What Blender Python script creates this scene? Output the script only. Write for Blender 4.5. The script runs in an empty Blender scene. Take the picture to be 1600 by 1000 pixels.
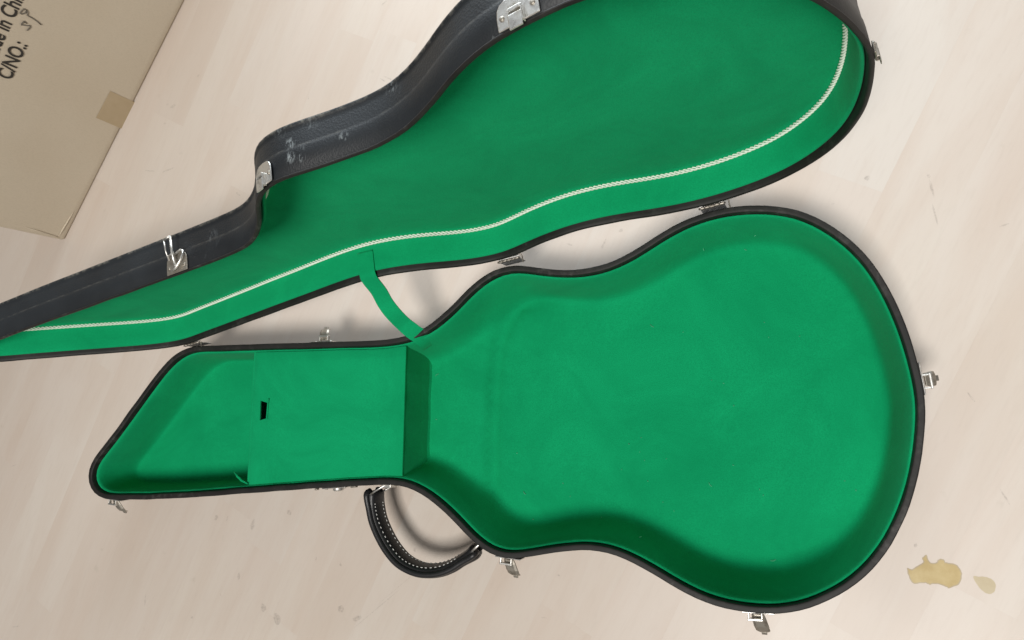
import bpy, bmesh, math, random
from mathutils import Vector, Matrix, Quaternion
from mathutils.geometry import delaunay_2d_cdt

# ------------------------------------------------------------------ camera, world, lamps, exposure
SC = bpy.context.scene
COL = SC.collection
H = 0.085                       # height of the closed-up rim of the case's base
CAMZ = 0.871                    # camera height above the floor
RIGHT = Vector((0.924552, 0.0, -0.381055))
UP = Vector((0.039817, 0.994526, 0.096608))
BACK = Vector((0.378969, -0.104492, 0.919491))
cam_d = bpy.data.cameras.new('camera')
cam = bpy.data.objects.new('camera', cam_d)
COL.objects.link(cam)
cam_d.sensor_width = 36.0
cam_d.lens = 27.0
cam_d.clip_start = 0.02
cam_d.clip_end = 100
cam.matrix_world = Matrix(((RIGHT.x, UP.x, BACK.x, 0), (RIGHT.y, UP.y, BACK.y, 0), (RIGHT.z, UP.z, BACK.z, CAMZ), (0, 0, 0, 1)))
SC.camera = cam

world = bpy.data.worlds.new('World')
SC.world = world
world.use_nodes = True
bg = world.node_tree.nodes['Background']
bg.inputs['Color'].default_value = (1.0, 0.975, 0.94, 1)
bg.inputs['Strength'].default_value = 0.16

def area_lamp(name, loc, target, sx, sy, power, color):
    d = bpy.data.lights.new(name, 'AREA')
    d.shape = 'RECTANGLE'; d.size = sx; d.size_y = sy; d.energy = power; d.color = color
    o = bpy.data.objects.new(name, d); COL.objects.link(o)
    o.location = loc
    o.rotation_euler = (Vector(target) - Vector(loc)).to_track_quat('-Z', 'Y').to_euler()
    return o
area_lamp('ceiling_light', (0.02, -1.08, 3.15), (-0.45, -0.05, 0), 1.0, 0.9, 103, (1.0, 0.965, 0.92))
area_lamp('far_window_light', (-0.65, 2.3, 1.0), (-0.50, 0.2, 0.15), 2.2, 1.5, 84, (0.86, 0.94, 1.0))

SC.view_settings.view_transform = 'Standard'
SC.view_settings.look = 'None'
SC.view_settings.exposure = 0.0
SC.view_settings.gamma = 1.0

random.seed(7)

OUTLINE = [
(-0.7876,0.0717), (-0.7969,0.0700), (-0.8060,0.0671), (-0.8147,0.0631), (-0.8231,0.0582), (-0.8309,0.0526), (-0.8383,0.0464), (-0.8454,0.0399), (-0.8522,0.0330), (-0.8588,0.0261),
(-0.8654,0.0190), (-0.8720,0.0120), (-0.8785,0.0048), (-0.8849,-0.0023), (-0.8914,-0.0094), (-0.8979,-0.0166), (-0.9044,-0.0237), (-0.9109,-0.0307), (-0.9175,-0.0378), (-0.9241,-0.0448),
(-0.9307,-0.0518), (-0.9375,-0.0587), (-0.9444,-0.0655), (-0.9513,-0.0725), (-0.9579,-0.0798), (-0.9634,-0.0877), (-0.9670,-0.0964), (-0.9679,-0.1054), (-0.9658,-0.1143), (-0.9609,-0.1220),
(-0.9537,-0.1281), (-0.9450,-0.1321), (-0.9356,-0.1343), (-0.9258,-0.1351), (-0.9161,-0.1350), (-0.9064,-0.1346), (-0.8967,-0.1341), (-0.8871,-0.1336), (-0.8775,-0.1332), (-0.8679,-0.1327),
(-0.8582,-0.1322), (-0.8486,-0.1315), (-0.8390,-0.1307), (-0.8294,-0.1299), (-0.8198,-0.1291), (-0.8102,-0.1283), (-0.8006,-0.1276), (-0.7910,-0.1268), (-0.7814,-0.1259), (-0.7718,-0.1251),
(-0.7622,-0.1241), (-0.7526,-0.1231), (-0.7431,-0.1221), (-0.7335,-0.1211), (-0.7239,-0.1201), (-0.7143,-0.1191), (-0.7047,-0.1181), (-0.6951,-0.1171), (-0.6856,-0.1162), (-0.6760,-0.1152),
(-0.6664,-0.1142), (-0.6568,-0.1132), (-0.6472,-0.1122), (-0.6376,-0.1112), (-0.6281,-0.1103), (-0.6185,-0.1093), (-0.6089,-0.1083), (-0.5993,-0.1073), (-0.5897,-0.1064), (-0.5801,-0.1055),
(-0.5705,-0.1045), (-0.5609,-0.1036), (-0.5514,-0.1026), (-0.5418,-0.1017), (-0.5322,-0.1009), (-0.5226,-0.1001), (-0.5130,-0.0993), (-0.5033,-0.0986), (-0.4937,-0.0979), (-0.4841,-0.0973),
(-0.4744,-0.0973), (-0.4649,-0.0979), (-0.4554,-0.0995), (-0.4462,-0.1021), (-0.4373,-0.1057), (-0.4287,-0.1100), (-0.4204,-0.1149), (-0.4124,-0.1203), (-0.4046,-0.1259), (-0.3971,-0.1320),
(-0.3897,-0.1382), (-0.3825,-0.1446), (-0.3751,-0.1508), (-0.3673,-0.1565), (-0.3591,-0.1615), (-0.3504,-0.1654), (-0.3412,-0.1680), (-0.3318,-0.1692), (-0.3223,-0.1690), (-0.3127,-0.1677),
(-0.3032,-0.1658), (-0.2938,-0.1636), (-0.2844,-0.1614), (-0.2750,-0.1594), (-0.2655,-0.1576), (-0.2560,-0.1561), (-0.2464,-0.1549), (-0.2368,-0.1544), (-0.2272,-0.1547), (-0.2177,-0.1558),
(-0.2083,-0.1579), (-0.1991,-0.1607), (-0.1901,-0.1641), (-0.1813,-0.1680), (-0.1726,-0.1721), (-0.1640,-0.1764), (-0.1554,-0.1808), (-0.1467,-0.1850), (-0.1379,-0.1889), (-0.1289,-0.1924),
(-0.1197,-0.1953), (-0.1104,-0.1976), (-0.1009,-0.1992), (-0.0914,-0.2002), (-0.0817,-0.2007), (-0.0721,-0.2007), (-0.0624,-0.2002), (-0.0529,-0.1991), (-0.0435,-0.1972), (-0.0342,-0.1945),
(-0.0253,-0.1911), (-0.0165,-0.1870), (-0.0080,-0.1824), (0.0002,-0.1773), (0.0080,-0.1717), (0.0155,-0.1657), (0.0225,-0.1591), (0.0290,-0.1520), (0.0350,-0.1445), (0.0406,-0.1367),
(0.0458,-0.1285), (0.0504,-0.1201), (0.0547,-0.1114), (0.0585,-0.1026), (0.0620,-0.0936), (0.0652,-0.0845), (0.0681,-0.0753), (0.0705,-0.0660), (0.0725,-0.0566), (0.0743,-0.0472),
(0.0758,-0.0376), (0.0771,-0.0281), (0.0781,-0.0185), (0.0787,-0.0089), (0.0787,0.0007), (0.0780,0.0103), (0.0769,0.0199), (0.0754,0.0294), (0.0737,0.0389), (0.0717,0.0483),
(0.0695,0.0577), (0.0671,0.0670), (0.0643,0.0763), (0.0613,0.0854), (0.0580,0.0945), (0.0544,0.1034), (0.0504,0.1122), (0.0460,0.1208), (0.0412,0.1291), (0.0359,0.1371),
(0.0300,0.1447), (0.0237,0.1520), (0.0169,0.1588), (0.0097,0.1652), (0.0021,0.1711), (-0.0059,0.1766), (-0.0142,0.1813), (-0.0229,0.1854), (-0.0320,0.1885), (-0.0413,0.1909),
(-0.0508,0.1927), (-0.0604,0.1938), (-0.0700,0.1944), (-0.0797,0.1944), (-0.0893,0.1940), (-0.0988,0.1929), (-0.1083,0.1913), (-0.1177,0.1891), (-0.1269,0.1864), (-0.1360,0.1831),
(-0.1448,0.1793), (-0.1535,0.1750), (-0.1620,0.1705), (-0.1704,0.1657), (-0.1788,0.1610), (-0.1873,0.1565), (-0.1960,0.1524), (-0.2050,0.1488), (-0.2141,0.1458), (-0.2234,0.1436),
(-0.2329,0.1421), (-0.2425,0.1413), (-0.2521,0.1412), (-0.2618,0.1417), (-0.2714,0.1426), (-0.2809,0.1439), (-0.2904,0.1456), (-0.2999,0.1474), (-0.3095,0.1491), (-0.3190,0.1502),
(-0.3284,0.1502), (-0.3378,0.1488), (-0.3470,0.1461), (-0.3558,0.1423), (-0.3643,0.1376), (-0.3722,0.1321), (-0.3798,0.1262), (-0.3871,0.1199), (-0.3943,0.1134), (-0.4015,0.1071),
(-0.4090,0.1010), (-0.4168,0.0953), (-0.4248,0.0901), (-0.4333,0.0854), (-0.4420,0.0814), (-0.4510,0.0782), (-0.4603,0.0757), (-0.4697,0.0740), (-0.4793,0.0729), (-0.4889,0.0721),
(-0.4985,0.0717), (-0.5082,0.0714), (-0.5178,0.0714), (-0.5275,0.0714), (-0.5371,0.0716), (-0.5467,0.0717), (-0.5564,0.0718), (-0.5660,0.0718), (-0.5756,0.0718), (-0.5853,0.0717),
(-0.5949,0.0717), (-0.6045,0.0717), (-0.6142,0.0717), (-0.6238,0.0719), (-0.6334,0.0720), (-0.6431,0.0721), (-0.6527,0.0722), (-0.6623,0.0722), (-0.6720,0.0722), (-0.6816,0.0722),
(-0.6912,0.0722), (-0.7009,0.0722), (-0.7105,0.0723), (-0.7201,0.0723), (-0.7298,0.0722), (-0.7394,0.0722), (-0.7491,0.0722), (-0.7587,0.0724), (-0.7684,0.0726), (-0.7780,0.0725),
]

# ------------------------------------------------------------------ helpers
def at(px, py, z):
    """point at height z on the sight line of a measured spot of the photograph (used for measuring only)"""
    d = RIGHT * ((px - 800) / 1200) - UP * ((py - 500) / 1200) - BACK
    t = (z - CAMZ) / d.z
    return Vector((d.x * t, d.y * t, z))

def at_plane(px, py, p0, n):
    d = RIGHT * ((px - 800) / 1200) - UP * ((py - 500) / 1200) - BACK
    o = Vector((0, 0, CAMZ))
    t = (Vector(p0) - o).dot(n) / d.dot(n)
    return o + d * t

def tag(o, label=None, cat=None, group=None, kind=None):
    if label: o['label'] = label
    if cat: o['category'] = cat
    if group: o['group'] = group
    if kind: o['kind'] = kind
    return o

def empty(name, loc, parent=None):
    o = bpy.data.objects.new(name, None); COL.objects.link(o)
    o.empty_display_size = 0.05
    o.location = loc
    if parent: put(o, parent)
    return o

def put(o, parent):
    """parent o, keeping where it stands (all things here are unrotated, so only the offset matters)"""
    o.parent = parent
    w = Vector((0, 0, 0)); p = parent
    while p: w += p.location; p = p.parent
    o.location = o.location - w

def link(name, verts, faces, m, parent=None, smooth=True, X=None, weld=False):
    me = bpy.data.meshes.new(name)
    if X is not None: verts = [X @ Vector(v) for v in verts]
    me.from_pydata([tuple(v) for v in verts], [], faces)
    me.validate(); me.update()
    bm = bmesh.new(); bm.from_mesh(me)
    if weld: bmesh.ops.remove_doubles(bm, verts=bm.verts, dist=2e-5)
    bmesh.ops.recalc_face_normals(bm, faces=bm.faces)
    bm.to_mesh(me); bm.free()
    if smooth:
        me.polygons.foreach_set('use_smooth', [True] * len(me.polygons))
    o = bpy.data.objects.new(name, me); COL.objects.link(o)
    if m: me.materials.append(m)
    if parent: put(o, parent)
    return o

def edge_sharp(o, deg=35):
    m = o.modifiers.new('bevel', 'BEVEL'); m.limit_method = 'ANGLE'; m.angle_limit = math.radians(deg)
    m.width = 0.0006; m.segments = 2
    return o

class MB:
    def __init__(s): s.v = []; s.f = []
    def add(s, vs, fs):
        k = len(s.v); s.v += [Vector(v) for v in vs]; s.f += [tuple(i + k for i in f) for f in fs]
    def box(s, F, lo, hi, shear=None):
        """box in the frame F = (origin, x, y, z)"""
        o, x, y, z = F
        P = []
        for c in ((0,0,0),(1,0,0),(1,1,0),(0,1,0),(0,0,1),(1,0,1),(1,1,1),(0,1,1)):
            q = [lo[i] if c[i] == 0 else hi[i] for i in range(3)]
            P.append(o + x*q[0] + y*q[1] + z*q[2])
        s.add(P, [(0,3,2,1),(4,5,6,7),(0,1,5,4),(1,2,6,5),(2,3,7,6),(3,0,4,7)])
    def prism(s, F, poly, y0, y1):
        """outline poly in the frame's x/z plane, extruded along y"""
        o, x, y, z = F; n = len(poly)
        P = [o + x*a + z*b + y*y0 for a, b in poly] + [o + x*a + z*b + y*y1 for a, b in poly]
        s.add(P, [tuple(range(n)), tuple(range(2*n-1, n-1, -1))] + [(i, (i+1) % n, n+(i+1) % n, n+i) for i in range(n)])
    def tube(s, path, r, sides=8, closed=False, cap=True):
        n = len(path); path = [Vector(p) for p in path]
        up = None; rings = []
        for i, p in enumerate(path):
            a = path[(i-1) % n] if (closed or i > 0) else p
            b = path[(i+1) % n] if (closed or i < n-1) else p
            t = (b - a).normalized()
            if up is None:
                up = t.orthogonal().normalized()
            up = (up - t * up.dot(t)).normalized()
            w = t.cross(up)
            rr = r[i] if isinstance(r, (list, tuple)) else r
            rings.append([p + (up*math.cos(2*math.pi*k/sides) + w*math.sin(2*math.pi*k/sides)) * rr for k in range(sides)])
        k0 = len(s.v); s.v += [v for g in rings for v in g]
        for i in range(n if closed else n-1):
            j = (i+1) % n
            for k in range(sides):
                l = (k+1) % sides
                s.f.append((k0+i*sides+k, k0+i*sides+l, k0+j*sides+l, k0+j*sides+k))
        if not closed and cap:
            s.f.append(tuple(k0+k for k in range(sides))[::-1]); s.f.append(tuple(k0+(n-1)*sides+k for k in range(sides)))
    def build(s, name, m, parent=None, smooth=False, X=None, bevel=True):
        o = link(name, s.v, s.f, m, parent, smooth, X)
        if bevel: edge_sharp(o)
        return o

# ------------------------------------------------------------------ materials
def mat(name):
    m = bpy.data.materials.new(name); m.use_nodes = True
    nt = m.node_tree
    return m, nt, nt.nodes['Principled BSDF']
def node(nt, t, **kw):
    n = nt.nodes.new(t)
    for k, v in kw.items():
        if k in n.inputs: n.inputs[k].default_value = v
        else: setattr(n, k, v)
    return n
def ramp(nt, src, stops):
    r = nt.nodes.new('ShaderNodeValToRGB')
    e = r.color_ramp.elements
    while len(e) < len(stops): e.new(0.5)
    for i, (p, c) in enumerate(stops):
        e[i].position = p; e[i].color = (c[0], c[1], c[2], 1) if isinstance(c, (tuple, list)) else (c, c, c, 1)
    nt.links.new(src, r.inputs[0])
    return r
def mix(nt, fac, a, b):
    m = nt.nodes.new('ShaderNodeMix'); m.data_type = 'RGBA'
    for s, v in ((m.inputs[0], fac), (m.inputs[6], a), (m.inputs[7], b)):
        if hasattr(v, 'is_linked'): nt.links.new(v, s)
        elif isinstance(v, (int, float)): s.default_value = v
        else: s.default_value = (v[0], v[1], v[2], 1)
    return m.outputs[2]
def coords(nt, rot=0, scale=(1, 1, 1)):
    g = nt.nodes.new('ShaderNodeNewGeometry')
    mp = nt.nodes.new('ShaderNodeMapping')
    mp.inputs['Rotation'].default_value = (0, 0, rot); mp.inputs['Scale'].default_value = scale
    nt.links.new(g.outputs['Position'], mp.inputs[0])
    return mp.outputs[0]
def noise(nt, co, scale, detail=4, rough=0.55, dist=0.0):
    n = node(nt, 'ShaderNodeTexNoise', Scale=scale, Detail=detail, Roughness=rough, Distortion=dist)
    nt.links.new(co, n.inputs['Vector'])
    return n.outputs['Fac']
def bump(nt, b, h, strength, dist=0.001):
    n = node(nt, 'ShaderNodeBump', Strength=strength, Distance=dist)
    nt.links.new(h, n.inputs['Height']); nt.links.new(n.outputs[0], b.inputs['Normal'])
    return n

def felt_material(name, c1, c2):
    m, nt, b = mat(name)
    co = coords(nt)
    f = noise(nt, co, 9, 7, 0.68, 0.8)
    f2 = noise(nt, co, 900, 2, 0.6)
    col = mix(nt, ramp(nt, f, [(0.3, 0), (0.7, 1)]).outputs[0], c1, c2)
    dark = tuple(x * 0.82 for x in c1)
    col = mix(nt, ramp(nt, f2, [(0.30, 0.55), (0.6, 0.0)]).outputs[0], col, dark)
    nt.links.new(col, b.inputs['Base Color'])
    b.inputs['Roughness'].default_value = 0.95
    b.inputs['Specular IOR Level'].default_value = 0.06
    b.inputs['Sheen Weight'].default_value = 0.07
    b.inputs['Sheen Roughness'].default_value = 0.45
    b.inputs['Sheen Tint'].default_value = (0.35, 0.9, 0.6, 1)
    n1 = bump(nt, b, f2, 0.4, 0.0009)
    n2 = node(nt, 'ShaderNodeBump', Strength=0.28, Distance=0.004)
    nt.links.new(noise(nt, co, 17, 4, 0.55, 0.3), n2.inputs['Height']); nt.links.new(n2.outputs[0], n1.inputs['Normal'])
    return m
FELT = felt_material('green_felt', (0.0035, 0.275, 0.106), (0.0060, 0.372, 0.146))

HA = Vector((-0.787764, 0.075691, H)); HB = Vector((-0.101924, 0.197665, H))   # hinge axis
OPEN = -1.636017
_R = Matrix.Rotation(OPEN, 4, (HB - HA).normalized())
LID = Matrix.Translation(HA) @ _R @ Matrix.Translation(-HA)     # shut lid -> open lid

# rubbed places on the lid's outer wall
def on_lid_wall(px, py):
    best = None
    for x, y in OUTLINE:
        for t in range(0, 16):
            q = LID @ Vector((x, y, H + t * 0.003)); d = q - Vector((0, 0, CAMZ)); zc = -d.dot(BACK)
            e = (800 + 1200 * d.dot(RIGHT) / zc - px) ** 2 + (500 - 1200 * d.dot(UP) / zc - py) ** 2
            if best is None or e < best[0]: best = (e, q)
    return best[1]
SCUFFS = [(tuple(on_lid_wall(px, py)), r, a) for px, py, r, a in ((456, 226, 0.006, 0.8), (454, 244, 0.006, 0.8), (476, 247, 0.005, 0.8), (474, 232, 0.005, 0.4), (544, 213, 0.005, 0.7), (440, 200, 0.010, 0.25), (480, 192, 0.010, 0.2), (612, 135, 0.008, 0.4), (785, 62, 0.005, 0.5), (330, 368, 0.008, 0.2))]
def vinyl_material():
    m, nt, b = mat('black_vinyl')
    co = coords(nt)
    grain = node(nt, 'ShaderNodeTexVoronoi', Scale=620.0)
    nt.links.new(co, grain.inputs['Vector'])
    big = noise(nt, co, 9, 5, 0.6)
    col = mix(nt, ramp(nt, big, [(0.35, 0), (0.68, 1)]).outputs[0], (0.0070, 0.0090, 0.0115), (0.0125, 0.0165, 0.0205))
    scuff = noise(nt, coords(nt, 0.5, (1.0, 0.35, 1.0)), 85, 7, 0.72, 0.6)
    patch = noise(nt, co, 7.5, 2, 0.5)
    mul = node(nt, 'ShaderNodeMath', operation='MULTIPLY')
    nt.links.new(ramp(nt, scuff, [(0.60, 0), (0.68, 1)]).outputs[0], mul.inputs[0])
    nt.links.new(ramp(nt, patch, [(0.60, 0), (0.72, 0.45)]).outputs[0], mul.inputs[1])
    col = mix(nt, mul.outputs[0], col, (0.11, 0.13, 0.14))
    at_ = nt.nodes.new('ShaderNodeAttribute'); at_.attribute_name = 'wear_and_highlight'
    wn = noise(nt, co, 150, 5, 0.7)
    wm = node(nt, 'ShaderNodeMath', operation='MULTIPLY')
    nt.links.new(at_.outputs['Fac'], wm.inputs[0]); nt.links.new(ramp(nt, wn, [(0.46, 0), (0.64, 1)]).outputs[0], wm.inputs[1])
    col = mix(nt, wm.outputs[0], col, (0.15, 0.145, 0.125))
    # rubbed places on the shoulder of the lid
    for c, rad, amt in SCUFFS:
        d = node(nt, 'ShaderNodeVectorMath', operation='DISTANCE'); d.inputs[1].default_value = c
        nt.links.new(co, d.inputs[0])
        mr = node(nt, 'ShaderNodeMapRange'); mr.inputs[1].default_value = rad; mr.inputs[2].default_value = rad * 0.2; mr.inputs[3].default_value = 0; mr.inputs[4].default_value = amt
        nt.links.new(d.outputs['Value'], mr.inputs[0])
        w2 = noise(nt, coords(nt, 0.9, (1, 0.4, 1)), 420, 5, 0.7, 0.6)
        mm = node(nt, 'ShaderNodeMath', operation='MULTIPLY')
        nt.links.new(mr.outputs[0], mm.inputs[0]); nt.links.new(ramp(nt, w2, [(0.50, 0), (0.58, 1)]).outputs[0], mm.inputs[1])
        col = mix(nt, mm.outputs[0], col, (0.26, 0.29, 0.30))
    nt.links.new(col, b.inputs['Base Color'])
    r = ramp(nt, big, [(0.3, 0.46), (0.7, 0.62)])
    nt.links.new(r.outputs[0], b.inputs['Roughness'])
    b.inputs['Specular IOR Level'].default_value = 0.5
    bump(nt, b, grain.outputs['Distance'], 0.28, 0.0005)
    return m
VINYL = vinyl_material()

def binding_material():
    m, nt, b = mat('worn_black_binding')
    co = coords(nt)
    f = noise(nt, co, 40, 6, 0.65)
    f2 = noise(nt, co, 6, 2, 0.5)
    col = mix(nt, ramp(nt, f, [(0.35, 0), (0.72, 1)]).outputs[0], (0.0065, 0.0062, 0.006), (0.0165, 0.0155, 0.0145))
    col = mix(nt, ramp(nt, f2, [(0.45, 0), (0.75, 0.5)]).outputs[0], col, (0.015, 0.0115, 0.0095))
    f3 = noise(nt, co, 95, 6, 0.7, 0.3)
    f4 = noise(nt, co, 11, 3, 0.5)
    m3 = node(nt, 'ShaderNodeMath', operation='MULTIPLY')
    nt.links.new(ramp(nt, f3, [(0.50, 0), (0.66, 1)]).outputs[0], m3.inputs[0]); nt.links.new(ramp(nt, f4, [(0.45, 0), (0.65, 0.7)]).outputs[0], m3.inputs[1])
    col = mix(nt, m3.outputs[0], col, (0.065, 0.062, 0.057))
    nt.links.new(col, b.inputs['Base Color'])
    b.inputs['Roughness'].default_value = 0.6
    b.inputs['Specular IOR Level'].default_value = 0.36
    bump(nt, b, f, 0.3, 0.0008)
    return m
BIND = binding_material()

def leather_material():
    m, nt, b = mat('black_leather')
    co = coords(nt)
    v = node(nt, 'ShaderNodeTexVoronoi', Scale=900.0); nt.links.new(co, v.inputs['Vector'])
    f = noise(nt, co, 60, 4)
    col = mix(nt, f, (0.006, 0.006, 0.007), (0.016, 0.016, 0.018))
    nt.links.new(col, b.inputs['Base Color'])
    b.inputs['Roughness'].default_value = 0.42
    bump(nt, b, v.outputs['Distance'], 0.2, 0.0004)
    return m
LEATHER = leather_material()

def metal_material(name, c, rough, dull):
    m, nt, b = mat(name)
    co = coords(nt)
    f = noise(nt, co, 130, 5, 0.6)
    col = mix(nt, ramp(nt, f, [(0.5, 0), (0.75, 1)]).outputs[0], c, dull)
    nt.links.new(col, b.inputs['Base Color'])
    b.inputs['Metallic'].default_value = 0.9
    r = ramp(nt, f, [(0.3, rough), (0.75, rough + 0.25)])
    nt.links.new(r.outputs[0], b.inputs['Roughness'])
    return m
NICKEL = metal_material('tarnished_nickel', (0.74, 0.73, 0.70), 0.24, (0.30, 0.27, 0.22))
DULL = metal_material('dull_nickel', (0.40, 0.37, 0.32), 0.38, (0.16, 0.135, 0.105))

def plain(name, c, rough=0.6, nscale=80, var=0.25, metallic=0.0, bstr=0.15):
    m, nt, b = mat(name)
    f = noise(nt, coords(nt), nscale, 4)
    col = mix(nt, f, tuple(x * (1 - var) for x in c), tuple(min(1, x * (1 + var)) for x in c))
    nt.links.new(col, b.inputs['Base Color'])
    b.inputs['Roughness'].default_value = rough
    b.inputs['Metallic'].default_value = metallic
    if bstr: bump(nt, b, f, bstr, 0.0006)
    return m
CORD = plain('cream_cord', (0.76, 0.82, 0.72), 0.8, 700, 0.18)
LINT = plain('pale_lint', (0.06, 0.40, 0.21), 0.9, 200, 0.4)
THREAD = plain('white_thread', (0.62, 0.62, 0.60), 0.8, 300, 0.1)
INK = plain('black_ink', (0.035, 0.030, 0.024), 0.8, 120, 0.5)
PENCIL = plain('pencil_grey', (0.17, 0.15, 0.12), 0.8, 200, 0.4)
DARKGAP = plain('dark_void', (0.006, 0.010, 0.008), 0.9, 50, 0.2)

def stain_material():
    m, nt, b = mat('dried_yellow_glue')
    co = coords(nt)
    f = noise(nt, co, 60, 4, 0.6)
    col = mix(nt, ramp(nt, f, [(0.35, 0), (0.7, 1)]).outputs[0], (0.45, 0.33, 0.13), (0.545, 0.43, 0.21))
    nt.links.new(col, b.inputs['Base Color'])
    b.inputs['Roughness'].default_value = 0.55
    return m
STAIN = stain_material()

BOARD_DIR = (at(700, 718, 0) - at(800, 500, 0)); BOARD_DIR.z = 0; BOARD_DIR.normalize()
BOARD_ANG = math.atan2(BOARD_DIR.y, BOARD_DIR.x)
def laminate_material():
    m, nt, b = mat('pale_birch_laminate')
    info = nt.nodes.new('ShaderNodeObjectInfo')
    g = nt.nodes.new('ShaderNodeNewGeometry')
    off = node(nt, 'ShaderNodeVectorMath', operation='SCALE'); off.inputs[3].default_value = 7.0
    comb = nt.nodes.new('ShaderNodeCombineXYZ')
    nt.links.new(info.outputs['Random'], comb.inputs[0]); nt.links.new(info.outputs['Random'], comb.inputs[1])
    nt.links.new(comb.outputs[0], off.inputs[0])
    add = node(nt, 'ShaderNodeVectorMath', operation='ADD')
    nt.links.new(g.outputs['Position'], add.inputs[0]); nt.links.new(off.outputs[0], add.inputs[1])
    mp = nt.nodes.new('ShaderNodeMapping'); mp.vector_type = 'TEXTURE'
    mp.inputs['Rotation'].default_value = (0, 0, BOARD_ANG); mp.inputs['Scale'].default_value = (7.0, 1, 1)
    nt.links.new(add.outputs[0], mp.inputs[0])
    streak = noise(nt, mp.outputs[0], 15, 6, 0.62, 0.5)
    fine = noise(nt, mp.outputs[0], 240, 3, 0.6)
    co = coords(nt)
    cloud = noise(nt, co, 3.2, 3, 0.5)
    tone = ramp(nt, info.outputs['Random'], [(0.0, (0.570, 0.498, 0.430)), (0.35, (0.605, 0.542, 0.476)), (0.7, (0.588, 0.516, 0.450)), (1.0, (0.600, 0.548, 0.488))])
    col = mix(nt, ramp(nt, streak, [(0.40, 0.0), (0.72, 0.55)]).outputs[0], tone.outputs[0], (0.515, 0.405, 0.325))
    col = mix(nt, ramp(nt, fine, [(0.50, 0.0), (0.75, 0.16)]).outputs[0], col, (0.43, 0.36, 0.30))
    col = mix(nt, ramp(nt, cloud, [(0.35, 0.0), (0.75, 0.32)]).outputs[0], col, (0.595, 0.535, 0.488))
    spot = noise(nt, co, 38, 3, 0.5)
    col = mix(nt, ramp(nt, spot, [(0.69, 0.0), (0.78, 0.25)]).outputs[0], col, (0.40, 0.35, 0.28))
    nt.links.new(col, b.inputs['Base Color'])
    r = ramp(nt, cloud, [(0.3, 0.34), (0.7, 0.44)])
    nt.links.new(r.outputs[0], b.inputs['Roughness'])
    b.inputs['Specular IOR Level'].default_value = 0.42
    bump(nt, b, fine, 0.05, 0.0004)
    return m
LAMINATE = laminate_material()

def cardboard_material():
    m, nt, b = mat('brown_cardboard')
    co = coords(nt)
    f = noise(nt, co, 5, 4, 0.55)
    fib = noise(nt, coords(nt, 0.4, (1, 6, 1)), 260, 3, 0.6)
    col = mix(nt, ramp(nt, f, [(0.3, 0), (0.75, 1)]).outputs[0], (0.575, 0.495, 0.380), (0.615, 0.545, 0.435))
    col = mix(nt, ramp(nt, fib, [(0.45, 0), (0.8, 0.25)]).outputs[0], col, (0.33, 0.27, 0.19))
    nt.links.new(col, b.inputs['Base Color'])
    b.inputs['Roughness'].default_value = 0.85
    b.inputs['Specular IOR Level'].default_value = 0.2
    bump(nt, b, fib, 0.12, 0.0005)
    return m
CARD = cardboard_material()
def tape_material():
    m, nt, b = mat('brown_tape')
    f = noise(nt, coords(nt), 70, 3)
    col = mix(nt, f, (0.42, 0.325, 0.195), (0.48, 0.38, 0.25))
    nt.links.new(col, b.inputs['Base Color'])
    b.inputs['Roughness'].default_value = 0.4
    return m
TAPE = tape_material()

# ------------------------------------------------------------------ floor of pale boards
slab = link('floor', [(-6, -6, -0.02), (6, -6, -0.02), (6, 6, -0.02), (-6, 6, -0.02), (-6, -6, -0.0015), (6, -6, -0.0015), (6, 6, -0.0015), (-6, 6, -0.0015)],
            [(0,3,2,1),(4,5,6,7),(0,1,5,4),(1,2,6,5),(2,3,7,6),(3,0,4,7)], LAMINATE, None, False)
tag(slab, kind='structure')
def boards():
    bx = BOARD_DIR; by = Vector((-bx.y, bx.x, 0))
    c0 = Vector((-0.45, 0.12, 0))
    wid = 0.0685; gap = 0.00001
    for r in range(-19, 20):
        s = -1.55 + random.uniform(-0.55, 0.0)
        while s < 1.5:
            ln = random.uniform(0.34, 0.72)
            a, e = s + gap, s + ln - gap
            lo, hi = r * wid + gap, (r + 1) * wid - gap
            mb = MB()
            mb.box((c0, bx, by, Vector((0, 0, 1))), (a, lo, -0.0014), (e, hi, 0.0))
            mb.build('board', LAMINATE, slab, False, None, False)
            s += ln
boards()

def blot(name, pts, m, thick, parent=None, z0=0.0):
    """thin raised patch with an uneven outline on the floor"""
    n = len(pts)
    V = [p + Vector((0, 0, z0 + 0.00004)) for p in pts] + [p + Vector((0, 0, z0 + thick)) for p in pts]
    F = [(i, (i+1) % n, n+(i+1) % n, n+i) for i in range(n)] + [tuple(range(n, 2*n))]
    return link(name, V, F, m, parent, False)
big = [(1417,888),(1420,900),(1426,911),(1437,912),(1447,911),(1453,914),(1461,912),(1469,914),(1478,917),(1483,919),(1491,916),(1499,912),(1503,900),(1500,889),(1493,882),(1482,879),(1477,878),(1475,874),(1467,874),(1463,879),(1455,879),(1450,872),(1447,867),(1441,871),(1442,879),(1434,884),(1425,889)]
def dense_loop(px, z, rnd=0.0, sub=3):
    P = [at(x, y, z) for x, y in px]; n = len(P); out = []
    for i in range(n):
        a, b, c, d = P[i-1], P[i], P[(i+1) % n], P[(i+2) % n]
        for k in range(sub):
            t = k / sub
            q = 0.5*((2*b) + (c-a)*t + (2*a-5*b+4*c-d)*t*t + (3*b-a-3*c+d)*t**3)
            out.append(q + Vector((random.uniform(-rnd, rnd), random.uniform(-rnd, rnd), 0)))
    return out
def inset(pts, d):
    n = len(pts); out = []
    for i in range(n):
        t = pts[(i+2) % n] - pts[i-2]; t.normalize()
        out.append(pts[i] + Vector((-t.y, t.x, 0)) * d)
    return out
EDGE = STAIN.copy(); EDGE.name = 'dried_glue_edge'
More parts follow.
